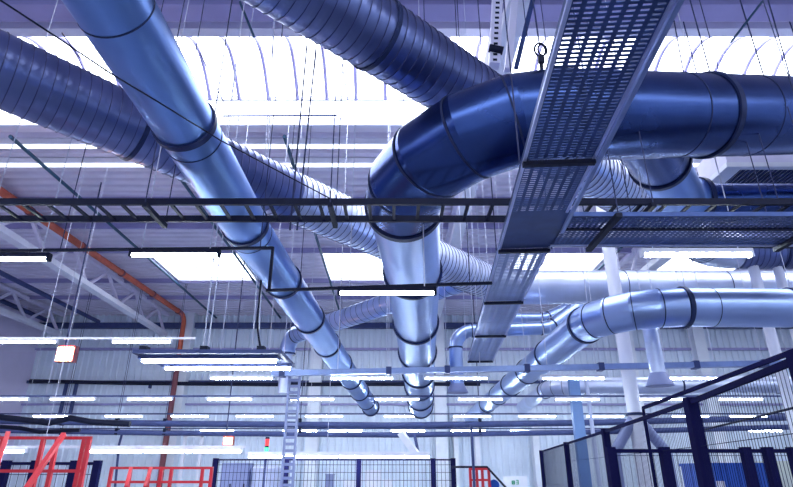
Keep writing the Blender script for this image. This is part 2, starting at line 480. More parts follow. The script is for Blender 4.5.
# B: spiral duct from the upper left going behind A and C, then running right
hB = 4.0
B0 = [(-6.2, 2.61, EYE + hB), (2.42, 12.4, EYE + hB), (18, 12.5, EYE + hB)]
Bp, Bb = fillet(B0, [1.6], 8)
t = thing('spiral_duct', 'long spiral duct passing behind the straight smooth duct, upper left', 'duct', Bp[0], 'spiral ducts')
LBp = [0]
for a, b in zip(Bp[:-1], Bp[1:]): LBp.append(LBp[-1] + (b - a).length)
sB0 = s_at_x(Bp, -4.47); sB1 = s_at_x(Bp, -1.7); e0, e1 = LBp[Bb[0][0]], LBp[Bb[0][1]]
MB().tube(cut(Bp, 0, sB0), .46, 44).build('duct_section', M['galv_lit'], t, label='smooth bright end piece of the spiral duct')
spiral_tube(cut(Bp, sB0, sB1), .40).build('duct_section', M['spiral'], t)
spiral_tube(cut(Bp, sB1, e0), .40).build('duct_section', M['spiral_lit'], t)  # same duct in a lighter copy of the steel, brightness coloured in
spiral_seam(cut(Bp, sB0, e0), .406, t, .118)
MB().tube(cut(Bp, e0, e1), .405, 40, split=True).build('elbow', M['spiral_lit'], t)
ms = [e1, e1 + 2.2, e1 + 4.6, e1 + 7.0, LBp[-1]]
for a, b in zip(ms[:-1], ms[1:]): MB().tube(cut(Bp, a, b), .40, 40).build('duct_section', M['spiral_lit'], t)
for s in ms[1:-1]: ring_part('seam', Bp, s, .016, .408, 'seam', t)
for X in (-3.3, .15): ring_part('collar', Bp, s_at_x(Bp, X), .05, .425, 'collar', t)
for X in (-3.3, -1.7, .15):
    p, _ = point_at(Bp, s_at_x(Bp, X)); hanger(t, p + Vector((0, 0, .39)))
for s in ms[:-1]:
    p, _ = point_at(Bp, s); hanger(t, p + Vector((0, 0, .39)), m='wire_light')

# E: spiral duct from the top passing behind the elbow, then running right
hE = 4.3
a1, a2 = Vector((-.62, 4.22, EYE + hE)), Vector((3.62, 8.05, EYE + hE))
dE = (a2 - a1).normalized()
E0 = [a1 - dE * 4.2, a1 + dE * 9.0, Vector((18, 10.95, EYE + hE))]
yc = 10.8; E0[1] = a1 + dE * ((yc - a1.y) / dE.y)
Ep, Eb = fillet(E0, [1.3], 8)
t = thing('spiral_duct', 'spiral duct from the top edge passing behind the large elbow', 'duct', Ep[0], 'spiral ducts')
LE = [0]
for a, b in zip(Ep[:-1], Ep[1:]): LE.append(LE[-1] + (b - a).length)
e0, e1 = LE[Eb[0][0]], LE[Eb[0][1]]
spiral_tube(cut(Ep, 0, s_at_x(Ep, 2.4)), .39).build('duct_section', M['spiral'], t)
spiral_tube(cut(Ep, s_at_x(Ep, 2.4), e0), .39).build('duct_section', M['spiral_lit'], t)  # past the big elbow a lighter copy carries the light in its colour
spiral_seam(cut(Ep, 0, s_at_x(Ep, 2.4)), .396, t, .118)
spiral_seam(cut(Ep, s_at_x(Ep, 2.4), e0), .396, t, .118)
spiral_seam(cut(Ep, e1, LE[-1]), .396, t, .118)
spiral_tube(cut(Ep, e0, e1), .39).build('elbow', M['spiral_lit'], t)
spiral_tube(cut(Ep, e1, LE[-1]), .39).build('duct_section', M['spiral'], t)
for s in (s_at_x(Ep, -.22), s_at_x(Ep, 2.4), e1 + .9): ring_part('collar', Ep, s, .05, .408, 'collar', t)
for X in (-.22, .8, 2.4, 3.6):
    p, _ = point_at(Ep, s_at_x(Ep, X)); hanger(t, p + Vector((0, 0, .4)))

# F: bright duct on the right with elbow turning away
hF = 2.4
F0 = [(12, 8.75, EYE + hF + .02), (3.35, 8.45, EYE + hF), (3.62, 28.2, EYE + hF)]
Fp, Fb = fillet(F0, [1.15], 5)
t = thing('ventilation_duct', 'bright galvanised duct on the right whose elbow turns away to the far wall', 'duct', Fp[0], 'long smooth ducts')
LF = [0]
for a, b in zip(Fp[:-1], Fp[1:]): LF.append(LF[-1] + (b - a).length)
cf = [(s_at_x(Fp, 6.3), .06), (LF[Fb[0][0]], .06), (LF[Fb[0][1]], .06)] + [(s_at_y(Fp, y), .06) for y in (12.3, 14.6, 17, 19.5, 22.2)]
smooth_duct(t, Fp, Fb, .31, cf, 'galv_lit', seams=[s_at_x(Fp, 7.2), s_at_x(Fp, 5.0)])
for s, w in cf:
    p, _ = point_at(Fp, s); hanger(t, p + Vector((.1, 0, .3)), m='wire_light')

# H: small duct behind, dropping at its left end
H0 = [P(470, 277, Dh(277, 4.0)), P(288, 337, Dh(337, 4.0))]
zlow = P(288, 394, H0[1].y).z
Hp, Hb = fillet([H0[0], H0[1], Vector((H0[1].x, H0[1].y, zlow))], [.55], 6)
t = thing('small_duct', 'small duct slanting behind the straight duct, with a vertical drop at its left end', 'duct', Hp[-1])
LH = [0]
for a, b in zip(Hp[:-1], Hp[1:]): LH.append(LH[-1] + (b - a).length)
MB().tube(cut(Hp, 0, LH[Hb[0][0]]), .28, 32).build('duct_section', M['galv_lit'], t)
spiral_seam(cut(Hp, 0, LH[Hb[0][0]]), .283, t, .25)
MB().tube(cut(Hp, LH[Hb[0][0]], LH[Hb[0][1]]), .25, 32, split=True).build('elbow', M['galv_lit'], t)
spiral_tube(cut(Hp, LH[Hb[0][1]], LH[-1]), .19, .12, 20).build('drop_section', M['spiral_lit'], t)
for s in (2, LH[Hb[0][0]], LH[Hb[0][1]]): ring_part('collar', Hp, s, .05, .285, 'collar', t, 32)
hanger(t, Hp[2] + Vector((0, 0, .2)), m='wire_light'); hanger(t, point_at(Hp, 3)[0] + Vector((0, 0, .25)), m='wire_light')

# I: pair of small pipes right of the centre with a hooded drop
def hooded(label, D, uv, R, r, hoodr=None, m='galv_lit'):
    pts = [P(u, v, d) for (u, v, d) in uv]
    if hoodr: pts[0].x = pts[1].x
    pp, bb = fillet(pts, R, 5)
    t = thing('small_duct', label, 'duct', pts[0])
    L = [0]
    for a, b in zip(pp[:-1], pp[1:]): L.append(L[-1] + (b - a).length)
    k = [0] + [q for a, b in bb for q in (L[a], L[b])] + [L[-1]]
    for i, (a, b) in enumerate(zip(k[:-1], k[1:])):
        if b - a < .02: continue
        MB().tube(cut(pp, a, b), r, 28, split=i % 2 == 1).build('elbow' if i % 2 else 'duct_section', M[m], t)
    for s in k[1:-1]: ring_part('collar', pp, s, .04, r + .015, 'collar', t, 28)
    if hoodr:
        p = pts[0]; MB().cone(p, hoodr, r, p.z - .12, p.z + .1).build('hood', M['cab'], t)
    hanger(t, point_at(pp, L[-1]*.7)[0] + Vector((0, 0, r*.8)), m='wire_light')
    hanger(t, point_at(pp, L[-1]*.5)[0] + Vector((0, 0, r*.8)), m='wire_light')
    return t
hooded('small galvanised duct with a hooded drop, just left of the perforated tray', 14, [(458, 388, 14), (455, 331, 14), (548, 328, 14), (604, 286, 14.6)], [.45, .5], .17, .27)
hooded('thin duct running level behind the hooded duct, right of the tray', 15.2, [(508, 318, 15.2), (545, 318, 15.2), (590, 297, 15.6)], [.4], .15, None, 'galv_lit')
# J
hJ = 2.92
Jp, Jb = fillet([(17, 20.6, EYE + hJ), (5.75, 21, EYE + hJ), (6.3, 28.6, EYE + hJ)], [1.2], 5)
t = thing('ventilation_duct', 'small far duct low on the right, behind the bright elbow duct', 'duct', Jp[0], 'long smooth ducts')
sj = 0
LJ = [0]
for a, b in zip(Jp[:-1], Jp[1:]): LJ.append(LJ[-1] + (b - a).length)
smooth_duct(t, Jp, Jb, .30, [(3, .06), (6.5, .06), (LJ[Jb[0][0]], .06), (LJ[Jb[0][1]], .06)], 'spiral_lit')
for s in (3, 6.5, 9): hanger(t, point_at(Jp, s)[0] + Vector((0, 0, .28)), m='wire_light')
# short spiral drop with hood under F
X = XatD(652, 340, 9.6); pz = P(652, 380, 9.6).z
t = thing('drop_duct', 'short spiral drop pipe with flared hood under the bright right duct', 'duct', (X, 9.6, pz))
spiral_tube([Vector((X, 9.6, pz + .1)), Vector((X, 9.6, P(652, 322, 9.6).z))], .125, .1, 20).build('drop_section', M['spiral_lit'], t)
MB().cone((X, 9.6), .23, .13, pz - .10, pz + .12).build('hood', M['cab'], t)
hanger(t, Vector((X, 9.72, P(652, 330, 9.6).z)), m='wire_light')

# ------------------------------------------------------------------ vertical white pipes
def vpipe(X, D, r, z0, z1, label, m='white'):
    t = thing('vertical_pipe', label, 'pipe', (X, D, z0), 'vertical pipes on the right')
    MB().tube([(X, D, z0), (X, D, z1)], r, 28).build('pipe', M[m], t)
    return t
t = vpipe(4.48, 10.8, .13, 0, ROOF, 'thick white vertical pipe with two angled branch legs near its foot')
zj = P(634, 421, 10.8).z
for sx in (-1, 1):
    q = [(4.48, 10.8, zj + .1), (4.48 + sx*.48, 10.8, zj - .55), (4.48 + sx*.48, 10.8, .05)]
    pp, _ = fillet(q, [.2], 4)
    MB().tube(pp, .095, 20).build('branch_leg', M['cab'], t)
ring_part('collar', [Vector((4.48, 10.8, 0)), Vector((4.48, 10.8, 9))], zj + .12, .05, .165, 'collar', t)
vpipe(7.43, 10.8, .10, 0, EYE + hE - .3, 'left one of the two white drop pipes at the right edge')
vpipe(7.95, 10.82, .09, 0, EYE + hE - .3, 'right one of the two white drop pipes at the right edge')
X = XatD(578, 420, 19.5)
t = thing('blue_column', 'blue steel column standing behind the far end of the right fence', 'column', (X, 19.5, 0))
MB().box((X - .17, 19.38, 0), (X + .17, 19.62, P(578, 376, 19.5).z)).build('post', M['column_blue'], t)
MB().tube([(X + .45, 19.5, 0), (X + .45, 19.5, P(578, 380, 19.5).z)], .07, 10).build('pipe', M['tank'], t)

# ------------------------------------------------------------------ air unit upper right
pz = EYE + 4.42
t = thing('air_unit', 'white louvred air unit under the roof at the right edge', 'air unit', (6.2, 7.95, pz))
b = MB()
x0, x1, y0, y1 = 5.2, 7.6, 7.55, 8.45
for q in ((x0, y0, x0 + .26, y1), (x1 - .26, y0, x1, y1), (x0 + .26, y0, x1 - .26, y0 + .1), (x0 + .26, y1 - .16, x1 - .26, y1)):
    b.box((q[0], q[1], pz), (q[2], q[3], pz + .08))
b.build('frame', M['white'], t)
MB().box((x0 + .05, y0 + .05, pz + .08), (x1 - .05, y1 - .05, pz + .5)).build('housing', M['truss'], t)
b = MB(); x = x0 + .3
while x < x1 - .28:
    b.bar((x, y0 + .1, pz + .04), (x, y1 - .1, pz + .04), .012, .06, (.5, 0, 1)); x += .075
b.build('louvre', M['pipe_blue'], t)
for sx in (x0 + .2, x1 - .2): hanger(t, Vector((sx, 8.0, pz + .5)), .012)

# ------------------------------------------------------------------ perforated trays
def perforated(origin, along, across, L, W, pa, pc, fa, fc, stagger=False, th=.004):
    """slotted sheet: cells pa x pc, hole a fraction fa x fc of each"""
    na, nc = int(L / pa), int(round(W / pc)); pc = W / nc
    o = Vector(origin); A_, C_ = Vector(along).normalized(), Vector(across).normalized(); N = Vector((0, 0, 1))
    mb = MB()
    for i in range(na):
        for j in range(nc):
            c0, c1 = j*pc, (j+1)*pc; a0, a1 = i*pa, (i+1)*pa
            da, dc = pa*(1-fa)/2, pc*(1-fc)/2
            sh = dc*.9*(1 if i % 2 else -1) if stagger else 0
            out = [(a0,c0),(a1,c0),(a1,c1),(a0,c1)]
            inn = [(a0+da,c0+dc+sh),(a1-da,c0+dc+sh),(a1-da,c1-dc+sh),(a0+da,c1-dc+sh)]
            vs = [o + A_*a + C_*c for a, c in out + inn] + [o + A_*a + C_*c + N*th for a, c in out + inn]
            fs = []
            for k in range(4):
                k2 = (k+1) % 4
                fs += [(k, k2, 4+k2, 4+k), (8+k2, 8+k, 12+k, 12+k2), (4+k, 4+k2, 12+k2, 12+k)]
            mb.add(vs, fs)
    return mb, na*pa
hT = 2.1; zT = EYE + hT
T0, T1 = Vector((.98, .5, zT)), Vector((1.735, 11.5, zT))
dT = (T1 - T0).normalized(); cT = Vector((dT.y, -dT.x, 0)); WT = .48
def tp(D, off=0, dz=0): return T0 + dT*((D - .5)/dT.y) + cT*off + Vector((0, 0, dz))
t = thing('perforated_cable_tray', 'wide slotted cable tray running away from the top edge at centre right', 'cable tray', T0, 'perforated trays')
def tray_len(D0, D1, m, pa, pc, fa, fc):
    o = tp(D0, -WT/2); L = (D1 - D0)/dT.y
    n = max(1, round(L/pa))
    mb, _ = perforated(o, dT, cT, L + 1e-5, WT, L/n - 1e-6, pc, fa, fc)
    mb.build('tray_floor', M[m], t)
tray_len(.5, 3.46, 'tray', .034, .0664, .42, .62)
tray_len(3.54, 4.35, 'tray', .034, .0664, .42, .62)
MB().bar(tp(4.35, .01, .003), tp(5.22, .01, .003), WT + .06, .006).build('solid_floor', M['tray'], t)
for D0, D1 in ((5.26, 7.1), (7.16, 9.1), (9.16, 11.5)): tray_len(D0, D1, 'tray_bright', .05, .088, .40, .6)  # far lengths look lit through the paler steel colour
for sd in (-1, 1):
    m1 = tp(.5, sd*WT/2, .05); 
    if sd < 0: segs = [(.5, 11.5)]
    else: segs = [(.5, 4.38), (5.18, 11.5)]
    for a, b in segs:
        MB().bar(tp(a, sd*WT/2, .05), tp(b, sd*WT/2, .05), .006, .10).build('side_flange', M['tray'], t)
        MB().bar(tp(a, sd*(WT/2 + .008), .0), tp(b, sd*(WT/2 + .008), .0), .022, .022).build('edge_lip', M['tray_lip'], t)
for D in (3.5, 5.24, 7.13, 9.13, 11.45):
    MB().bar(tp(D, -WT/2 - .02, -.022), tp(D, WT/2 + .02, -.022), .045, .035).build('support_bar', M['black'], t)
    for sd in (-1, 1): hanger(t, tp(D, sd*(WT/2 + .04), -.01), .006, 'wire' if D < 6 else 'wire_light')
tag(MB().bar(tp(.5, WT/2 + .034, .0), tp(4.75, WT/2 + .04, -.035), .028, .03).build('strut_channel', M['tray_bright']), 'pale strut channel along the right edge of the near slotted tray', 'strut')
# branch tray to the right
xa = tp(4.8, WT/2).x + .03
t = thing('perforated_cable_tray', 'slotted cable tray branching right, below the cable ladder at the right edge', 'cable tray', (xa, 4.8, zT), 'perforated trays')
mb, _ = perforated((xa, 4.44, zT), (1, 0, 0), (0, 1, 0), 6.5, .68, .05, .0425, .5, .5)
mb.build('tray_floor', M['tray'], t)
for y, m in ((4.43, 'tray'), (5.13, 'tray')):
    MB().bar((xa, y, zT + (.015 if y < 5 else .04)), (xa + 6.5, y, zT + (.015 if y < 5 else .04)), .006, .03 if y < 5 else .09).build('side_flange', M[m], t)
    MB().bar((xa, y, zT - .005), (xa + 6.5, y, zT - .005), .02, .02).build('edge_lip', M['tray_lip' if y > 5 else 'tray'], t)
MB().bar((xa, 4.72, zT - .012), (xa + 6.5, 4.72, zT - .012), .03, .015).build('stiffener', M['ladder'], t)
for X in (1.95, 3.85):
    MB().bar((X, 4.36, zT - .03), (X, 5.2, zT - .03), .055, .04).build('support_bar', M['black'], t)
    hanger(t, (X, 4.38, zT), z1=EYE + 3.35 if X < 3 else None); hanger(t, (X, 5.18, zT), z1=EYE + 3.4)

# ------------------------------------------------------------------ cable ladder across
zL = EYE + 2.35; y0, y1 = 4.67, 5.05
t = thing('cable_ladder', 'dark cable ladder with rungs crossing the whole view under the ducts', 'cable ladder', (-6, 4.86, zL))
for y in (y0, y1):
    for xa_, xb_ in ((-6, 7.5),):
        MB().bar((xa_, y, zL), (xb_, y, zL), .03, .065).build('side_rail', M['ladder'], t)
x = -5.9
while x < 7.4:
    MB().bar((x, y0, zL - .01), (x, y1, zL - .01), .03, .022).build('rung', M['ladder'], t); x += .235
for X in (-2.35, -.62, 2.4, 3.95):
    MB().bar((X, y0 - .06, zL - .055), (X, y1 + .06, zL - .055), .045, .045).build('support_bar', M['ladder'], t)
    zc = EYE + 3.4 if X > 1 else None
    hanger(t, (X, y0 - .05, zL - .03), z1=zc); hanger(t, (X, y1 + .05, zL - .03), z1=zc)

# ------------------------------------------------------------------ lamps
def lamp_proto(name, label, L, loc, group, wire=None, hw=.11, tube_h=.05, hm='white'):
    """a tube fitting centred on loc: housing above, glowing diffuser below, two suspension wires"""
    x, y, z = loc
    t = thing(name, label, 'lamp', loc, group)
    MB().box((x - L/2 - .02, y - hw/2, z + .005), (x + L/2 + .02, y + hw/2, z + .055)).build('housing', M[hm], t)
    MB().tube([(x - L/2, y, z - tube_h*.3), (x + L/2, y, z - tube_h*.3)], tube_h*.75, 12).build('tube', M['lamp'], t)
    for sx in (-1, 1):
        MB().box((x + sx*(L/2 + .01) - .015, y - hw*.45, z - tube_h*1.1), (x + sx*(L/2 + .01) + .015, y + hw*.45, z + .05)).build('end_cap', M[hm], t)
    if wire:
        for sx in (-.4, .4): MB().tube([(x + sx*L, y, z + .05), (x + sx*L, y, ROOF - .02)], wire, 5, False).build('suspension_wire', M['wire_light'], t)
    return t
def lamp_span(u0, u1, v, D):
    a, b = P(u0, v, D), P(u1, v, D)
    return (a + b)/2, (b - a).length
# near lamps
G = 'near tube lamps'
c, L = lamp_span(643, 750, 254, 5.6); lamp_proto('tube_lamp', 'lit tube lamp under the branch tray, upper right', L, c, G, .006, .08, .035)
c, L = lamp_span(-30, 48, 258, 5.7); lamp_proto('tube_lamp', 'lit tube lamp on the black rail, cut by the left edge', L, c, G, .006, .07, .032, 'ladder')
c, L = lamp_span(132, 218, 254, 5.72); lamp_proto('tube_lamp', 'lit tube lamp on the black rail, left of the straight duct', L, c, G, .006, .07, .03, 'ladder')
c, L = lamp_span(340, 434, 292, 5.7); lamp_proto('tube_lamp', 'lit tube lamp in front of the centre duct, on the lower black rail', L, c, G, .006, .07, .03, 'ladder')
# black rail, stepped
t = thing('lamp_rail', 'stepped black lamp rail crossing the straight duct and the centre duct', 'rail', P(272, 245, 5.75))
MB().bar(P(-30, 251, 5.75), P(273, 248, 5.75), .03, .03).build('upper_rail', M['black'], t)
MB().bar(P(273, 247, 5.75), P(269, 291, 5.75), .03, .03).build('drop_bar', M['black'], t)
MB().bar(P(266, 290.5, 5.75), P(492, 283, 5.75), .03, .03).build('lower_rail', M['black'], t)
hanger(t, P(260, 249, 5.75)); hanger(t, P(60, 250, 5.75)); hanger(t, P(470, 284, 5.75))
MB().bar(P(540, 245.5, 5.62), P(800, 247.5, 5.62), .02, .02).build('lamp_rail', M['black']); o = bpy.data.objects['lamp_rail.001'] if 'lamp_rail.001' in bpy.data.objects else None
if o: tag(o, 'thin black rail above the upper right tube lamp', 'rail')

# big double fitting lower left
c, L = lamp_span(140, 283, 362, 7.5)
t = thing('double_lamp', 'large black double tube lamp hung on wires, lower left of centre', 'lamp', c)
x0, x1 = c.x - L/2, c.x + L/2
zt = c.z + .10
b = MB()
for y in (7.3, 7.75, 8.3): b.bar((x0 - .02, y, zt), (x1 - .02 + .03, y, zt), .06, .05)
for x in (x0, c.x - .1, x1 - .02): b.bar((x, 7.3, zt), (x, 8.3, zt), .05, .05)
b.build('frame', M['pipe_blue'], t)
for i, y in enumerate((7.5, 8.1)):
    dx = .08 * i
    MB().box((x0 + dx, y - .09, c.z + .03), (x1 + dx - .06, y + .09, c.z + .085)).build('housing', M['pipe_blue'], t)
    MB().box((x0 + dx + .04, y - .045, c.z - .005), (x1 + dx - .1, y + .045, c.z + .03)).build('tube', M['lamp'], t)
for x in (x0 + .05, c.x - .1, x1 - .3):
    MB().box((x - .05, 7.4, zt + .02), (x + .05, 7.52, zt + .1)).build('clamp', M['black'], t)
for x, dx in ((c.x - .12, -.12), (c.x - .06, .02), (x1 - .42, -.22), (x1 - .34, -.30)):
    MB().tube([(x, 7.46, zt + .05), (x + dx, 7.46, ROOF)], .009, 5, False).build('suspension_wire', M['wire_light'], t)
MB().tube([P(262, 356, 7.46), P(259, 340, 7.4), P(257, 322, 7.3), P(262, 270, 7.2), P(264, 205, 7.0)], .014, 6).build('feed_cable', M['black'], t)

# rows of lamps hung through the hall
ORD = ['first', 'second', 'third', 'fourth', 'fifth', 'sixth', 'seventh', 'eighth', 'ninth', 'tenth', 'eleventh', 'twelfth']
def lamp_row(D, h, us, v, Llen, rowname, rail_m='wire', rail=True, hw=.10, th=.045, u_rail=None, group=None):
    th *= .75; z = EYE + h; proto = None
    us = sorted(us)
    grp = group or ('tube lamps of the ' + rowname)
    short = rowname
    for i, u in enumerate(us):
        X = XatD(u, v, D)
        la = 'lit tube lamp, %s from the left in the %s' % (ORD[i], rowname)
        if proto is None: proto = lamp_proto('tube_lamp', la, Llen, (X, D, z), grp, None if rail else .007, hw, th)
        else: copy_tree(proto, (X, D, z), la, grp)
    if rail:
        ua, ub = u_rail or (-40, 830)
        t = thing('lamp_rail', 'thin grey rail carrying the %s of tube lamps' % rowname, 'rail', (XatD(ua, v, D), D, z))
        MB().bar((XatD(ua, v, D), D, z + .08), (XatD(ub, v, D), D, z + .08), .03, .05).build('rail', M['pipe_blue' if rail_m == 'wire' else rail_m], t)
        for u in range(int(ua) + 30 + int(D*7) % 60, int(ub), 260):
            MB().tube([(XatD(u, v, D), D, z + .1), (XatD(u, v, D), D, ROOF - .02)], .007, 5, False).build('hanger_wire', M['wire_light'], t)
hv = lambda v, D: D * (lambda y, z: z/y)(*ray(CX, v)[1:])
lamp_row(13.2, hv(341.5, 13.2), [28, 142], 342, 1.38, 'short row above the left heater', 'white', True, .1, .05, (-20, 195))
lamp_row(10.55, hv(378, 10.55), [242, 362, 456, 573, 693], 378, 1.16, 'row under the level busbar', rail=False, th=.035)
lamp_row(16.5, hv(399, 16.5), [6, 73, 150, 230, 312, 397, 480, 577, 660, 740], 399, 1.265, 'uppermost far row')
lamp_row(22.0, hv(416, 22.0), [-12, 52, 124, 190, 255, 324, 403, 472, 537, 605, 690, 748], 416, 1.41, 'row above the twin pipes')
lamp_row(25.6, hv(430.5, 25.6), [52, 107, 217, 300, 345, 408, 468, 527, 600, 690, 765], 430, 1.5, 'row below the twin pipes', th=.06)
lamp_row(13.4, hv(450.5, 13.4), [-2, 116, 165, 214], 450, 1.26, 'low row behind the red railings', 'white', th=.06, u_rail=(-20, 245))
lamp_row(16, hv(456, 16), [272, 316, 362, 406], 456, 1.25, 'low row above the middle fence', 'white', th=.06, u_rail=(245, 430))

# busbar trunking
D = 10.4; za, zb = P(272, 373.5, D), P(800, 363, D)
t = thing('busbar', 'long level lavender busbar trunking crossing in front of the ducts', 'busbar', za)
mid = za + (zb - za)*.48
MB().bar(za, mid, .14, .10).build('trunking', M['tray_bright'], t)
MB().bar(mid, zb, .14, .10).build('trunking', M['tray_bright'], t)
for k in (0.02, .22, .33, .48, .62, .8, .93):
    p = za + (zb - za)*k
    MB().box((p.x - .05, D - .09, p.z - .07), (p.x + .05, D + .09, p.z + .07)).build('joint_clamp', M['pipe_blue'], t)
    hanger(t, (p.x, D, p.z + .06), m='wire_light')
# riser ladder
X = XatD(291, 430, 10.75)
t = thing('cable_riser', 'upright blue-grey perforated cable riser under the left end of the busbar', 'cable riser', (X, 10.75, 0))
zt = P(291, 372, 10.75).z
for sx in (-.1, .1): MB().box((X + sx - .02, 10.7, 0), (X + sx + .02, 10.78, zt)).build('side_rail', M['cab'], t)
z = .3
while z < zt:
    MB().box((X - .09, 10.72, z), (X + .09, 10.75, z + .05)).build('rung', M['cab'], t); z += .115
MB().box((X - .14, 10.66, zt - .05), (X + .14, 10.85, zt + .05)).build('head', M['tank'], t)

# ------------------------------------------------------------------ orange pipe and wall pipes
t = thing('orange_pipe', 'orange pipe slanting away beside the roof truss, upper left', 'pipe', P(0, 187, 14.9))
zo = EYE + 7.72
pts = [(-12.1, 4, zo), (-11.95, 15, zo), (-11.45, 29.2, zo), (-11.45, 29.25, 6)]
pp, _ = fillet([(-12.15, 4, zo), (-11.4, 28.9, zo), (-11.4, 28.9, 7.0)], [.5], 4)
MB().tube(pp, .125, 16).build('pipe', M['orange'], t)
for D in (13, 16, 19, 22, 25, 28):
    k = (D - 4)/25.15; MB().tube([(-12.15 + .75*k, D - .06, zo), (-12.15 + .75*k, D + .06, zo)], .15, 16).build('coupling', M['brown'], t)
MB().tube([(-11.4, 28.9, 7.0), (-11.4, 28.9, 0.0)], .14, 16).build('riser', M['brown'], t, label='dark red-brown vertical riser')
for la, X, D0, D1, z, r in (('dark pipe high under the roof near the left wall', -15.8, 8, 28.6, EYE + 7.3, .10),
                            ('dark pipe along the top of the left wall', -19.0, 8, 29.2, EYE + 7.55, .11)):
    tag(MB().tube([(X, D0, z), (X, D1, z)], r, 10).build('wall_pipe', M['pipe_blue']), la, 'pipe')
# dark pipe line on the far wall, twin pipes in front of it
t = thing('wall_pipe', 'dark bracketed pipe high along the far wall, from the left corner to the centre', 'pipe', P(32, 382, 29.4))
MB().tube([P(30, 381, 29.3), P(120, 383, 29.3), P(270, 384.5, 29.3), P(480, 384, 29.3)], .10, 10).build('pipe', M['black'], t)
for u in (66, 76, 150, 300, 405): MB().box((XatD(u, 382, 29.3) - .05, 29.3, P(u, 420, 29.3).z if u < 100 else P(u, 388, 29.3).z), (XatD(u, 382, 29.3) + .05, 29.5, P(u, 382, 29.3).z)).build('bracket', M['pipe_blue'], t)
for v, la, r in ((422.5, 'upper one of the twin level pipes across the far wall', .13), (432, 'lower one of the twin level pipes across the far wall', .11)):
    t = thing('wall_pipe', la, 'pipe', P(396, v, 24.2))
    MB().tube([P(-30, v - 2, 24.2), P(160, v + 1, 24.2), P(396, v + 3, 24.2), P(600, v, 24.2), P(830, v - 6, 24.2)], r, 10).build('pipe', M['pipe_blue'], t)
    for u in (62, 117, 165, 300, 480, 640):
        MB().box((XatD(u, v, 24.2) - .06, 24.1, P(u, v + 3, 24.2).z), (XatD(u, v, 24.2) + .06, 24.3, P(u, v - 4, 24.2).z)).build('bracket', M['ladder'], t)
        hanger(t, P(u, v - 3, 24.25), .01)
# loose black cables by the left
pts = [P(-10, 416, 20), P(25, 420, 20), P(50, 423, 20), P(70, 418, 20), P(92, 422, 20), P(130, 424, 20)]
tag(MB().tube(pts, .10, 8).build('cable_bundle', M['black']), 'thick sagging black cable bundle in front of the left corner', 'cable')
pts = [P(-10, 426, 20.5), P(20, 428, 20.5), P(40, 432, 20.5), P(80, 430, 20.5)]
tag(MB().tube(pts, .07, 8).build('cable_bundle', M['black']), 'thinner black cable below the thick bundle at left', 'cable')
t = thing('cable_drop', 'dark cable conduit dropping down the far wall left of the white column', 'conduit', P(115, 475, 29.2))
MB().tube([P(123, 430, 29.2), P(119, 445, 29.2), P(115, 487, 29.2)], .06, 8).build('conduit', M['pipe_blue'], t)
# steel window-like frame on the far wall left of centre
t = thing('wall_frame', 'open white steel frame against the far wall right of the brown riser', 'frame', P(195, 480, 28.6))
b = MB()
for u in (186, 203): b.bar(P(u, 434, 28.6), (XatD(u, 434, 28.6), 28.6, 0), .14, .14)
b.bar(P(185, 436, 28.6), P(204, 436, 28.6), .14, .14)
b.build('frame', M['white'], t)

# thin sagging cable from the upper left to the ladder
pts = [P(-20, -12, 2.4), P(0, 0, 2.5), P(55, 36, 2.7), P(110, 73, 3.0), P(160, 103, 3.3), P(220, 140, 3.8), P(280, 172, 4.3), P(335, 201, 4.7)]
tag(MB().tube(pts, .006, 6).build('slack_cable', M['black']), 'thin slack black cable from the upper left corner to the cable ladder', 'cable')
# sling loop and strut channels over the elbow
c = P(540, 50, 4.4)
t = thing('lifting_sling', 'looped wire sling with clamp hanging above the large blue elbow', 'sling', c - Vector((0, 0, .2)))
lp = [c + Vector((.055*math.cos(a)*(1.0), 0, .085*math.sin(a))) for a in [2*math.pi*k/16 for k in range(17)]]
MB().tube(lp, .012, 6).build('loop', M['ladder'], t)
lp = [c + Vector((.03 + .045*math.cos(a), .02, .02 + .07*math.sin(a))) for a in [2*math.pi*k/16 for k in range(17)]]
MB().tube(lp, .010, 6).build('loop', M['ladder'], t)
MB().box(tuple(c + Vector((-.03, -.02, -.16))), tuple(c + Vector((.03, .02, -.08)))).build('clamp', M['black'], t)
MB().tube([c + Vector((0, 0, -.1)), c + Vector((.0, .05, -.36))], .02, 8).build('eye_bolt', M['black'], t)
MB().tube([c + Vector((0, 0, .08)), (c.x - .05, c.y, ROOF)], .009, 6).build('sling_wire', M['wire'], t)

def strut(label, pa, pb, w, m, holes=False):
    t = thing('strut_channel', label, 'strut', pb, 'struts above the elbow')
    MB().bar(pa, pb, w, w).build('channel', M[m], t)
    if holes:
        b = MB(); d = pb - pa; n = 26
        for k in range(n):
            q = pa + d*((k + .5)/n)
            b.box((q.x - w*.2, q.y - w/2 - .004, q.z - .02), (q.x + w*.2, q.y - w/2 - .001, q.z + .02))
        b.build('slots', M['ladder'], t)
    return t
Ds = 6.4
strut('perforated upright strut channel above the large elbow, leftmost of three', P(500, -60, Ds), P(494, 66, Ds), .15, 'truss', True)
strut('plain pale upright strut above the large elbow, middle of three', P(520, -60, Ds), P(508, 70, Ds), .10, 'truss')
strut('dark slanting strut above the large elbow, rightmost of three', P(545, -50, Ds), P(516, 68, Ds), .07, 'tray')
o = MB().bar(P(489, 48, Ds - .1), P(503, 51, Ds - .1), .1, .07).build('strut_bracket', M['black'])
tag(o, 'small black bracket on the perforated strut above the elbow', 'bracket')
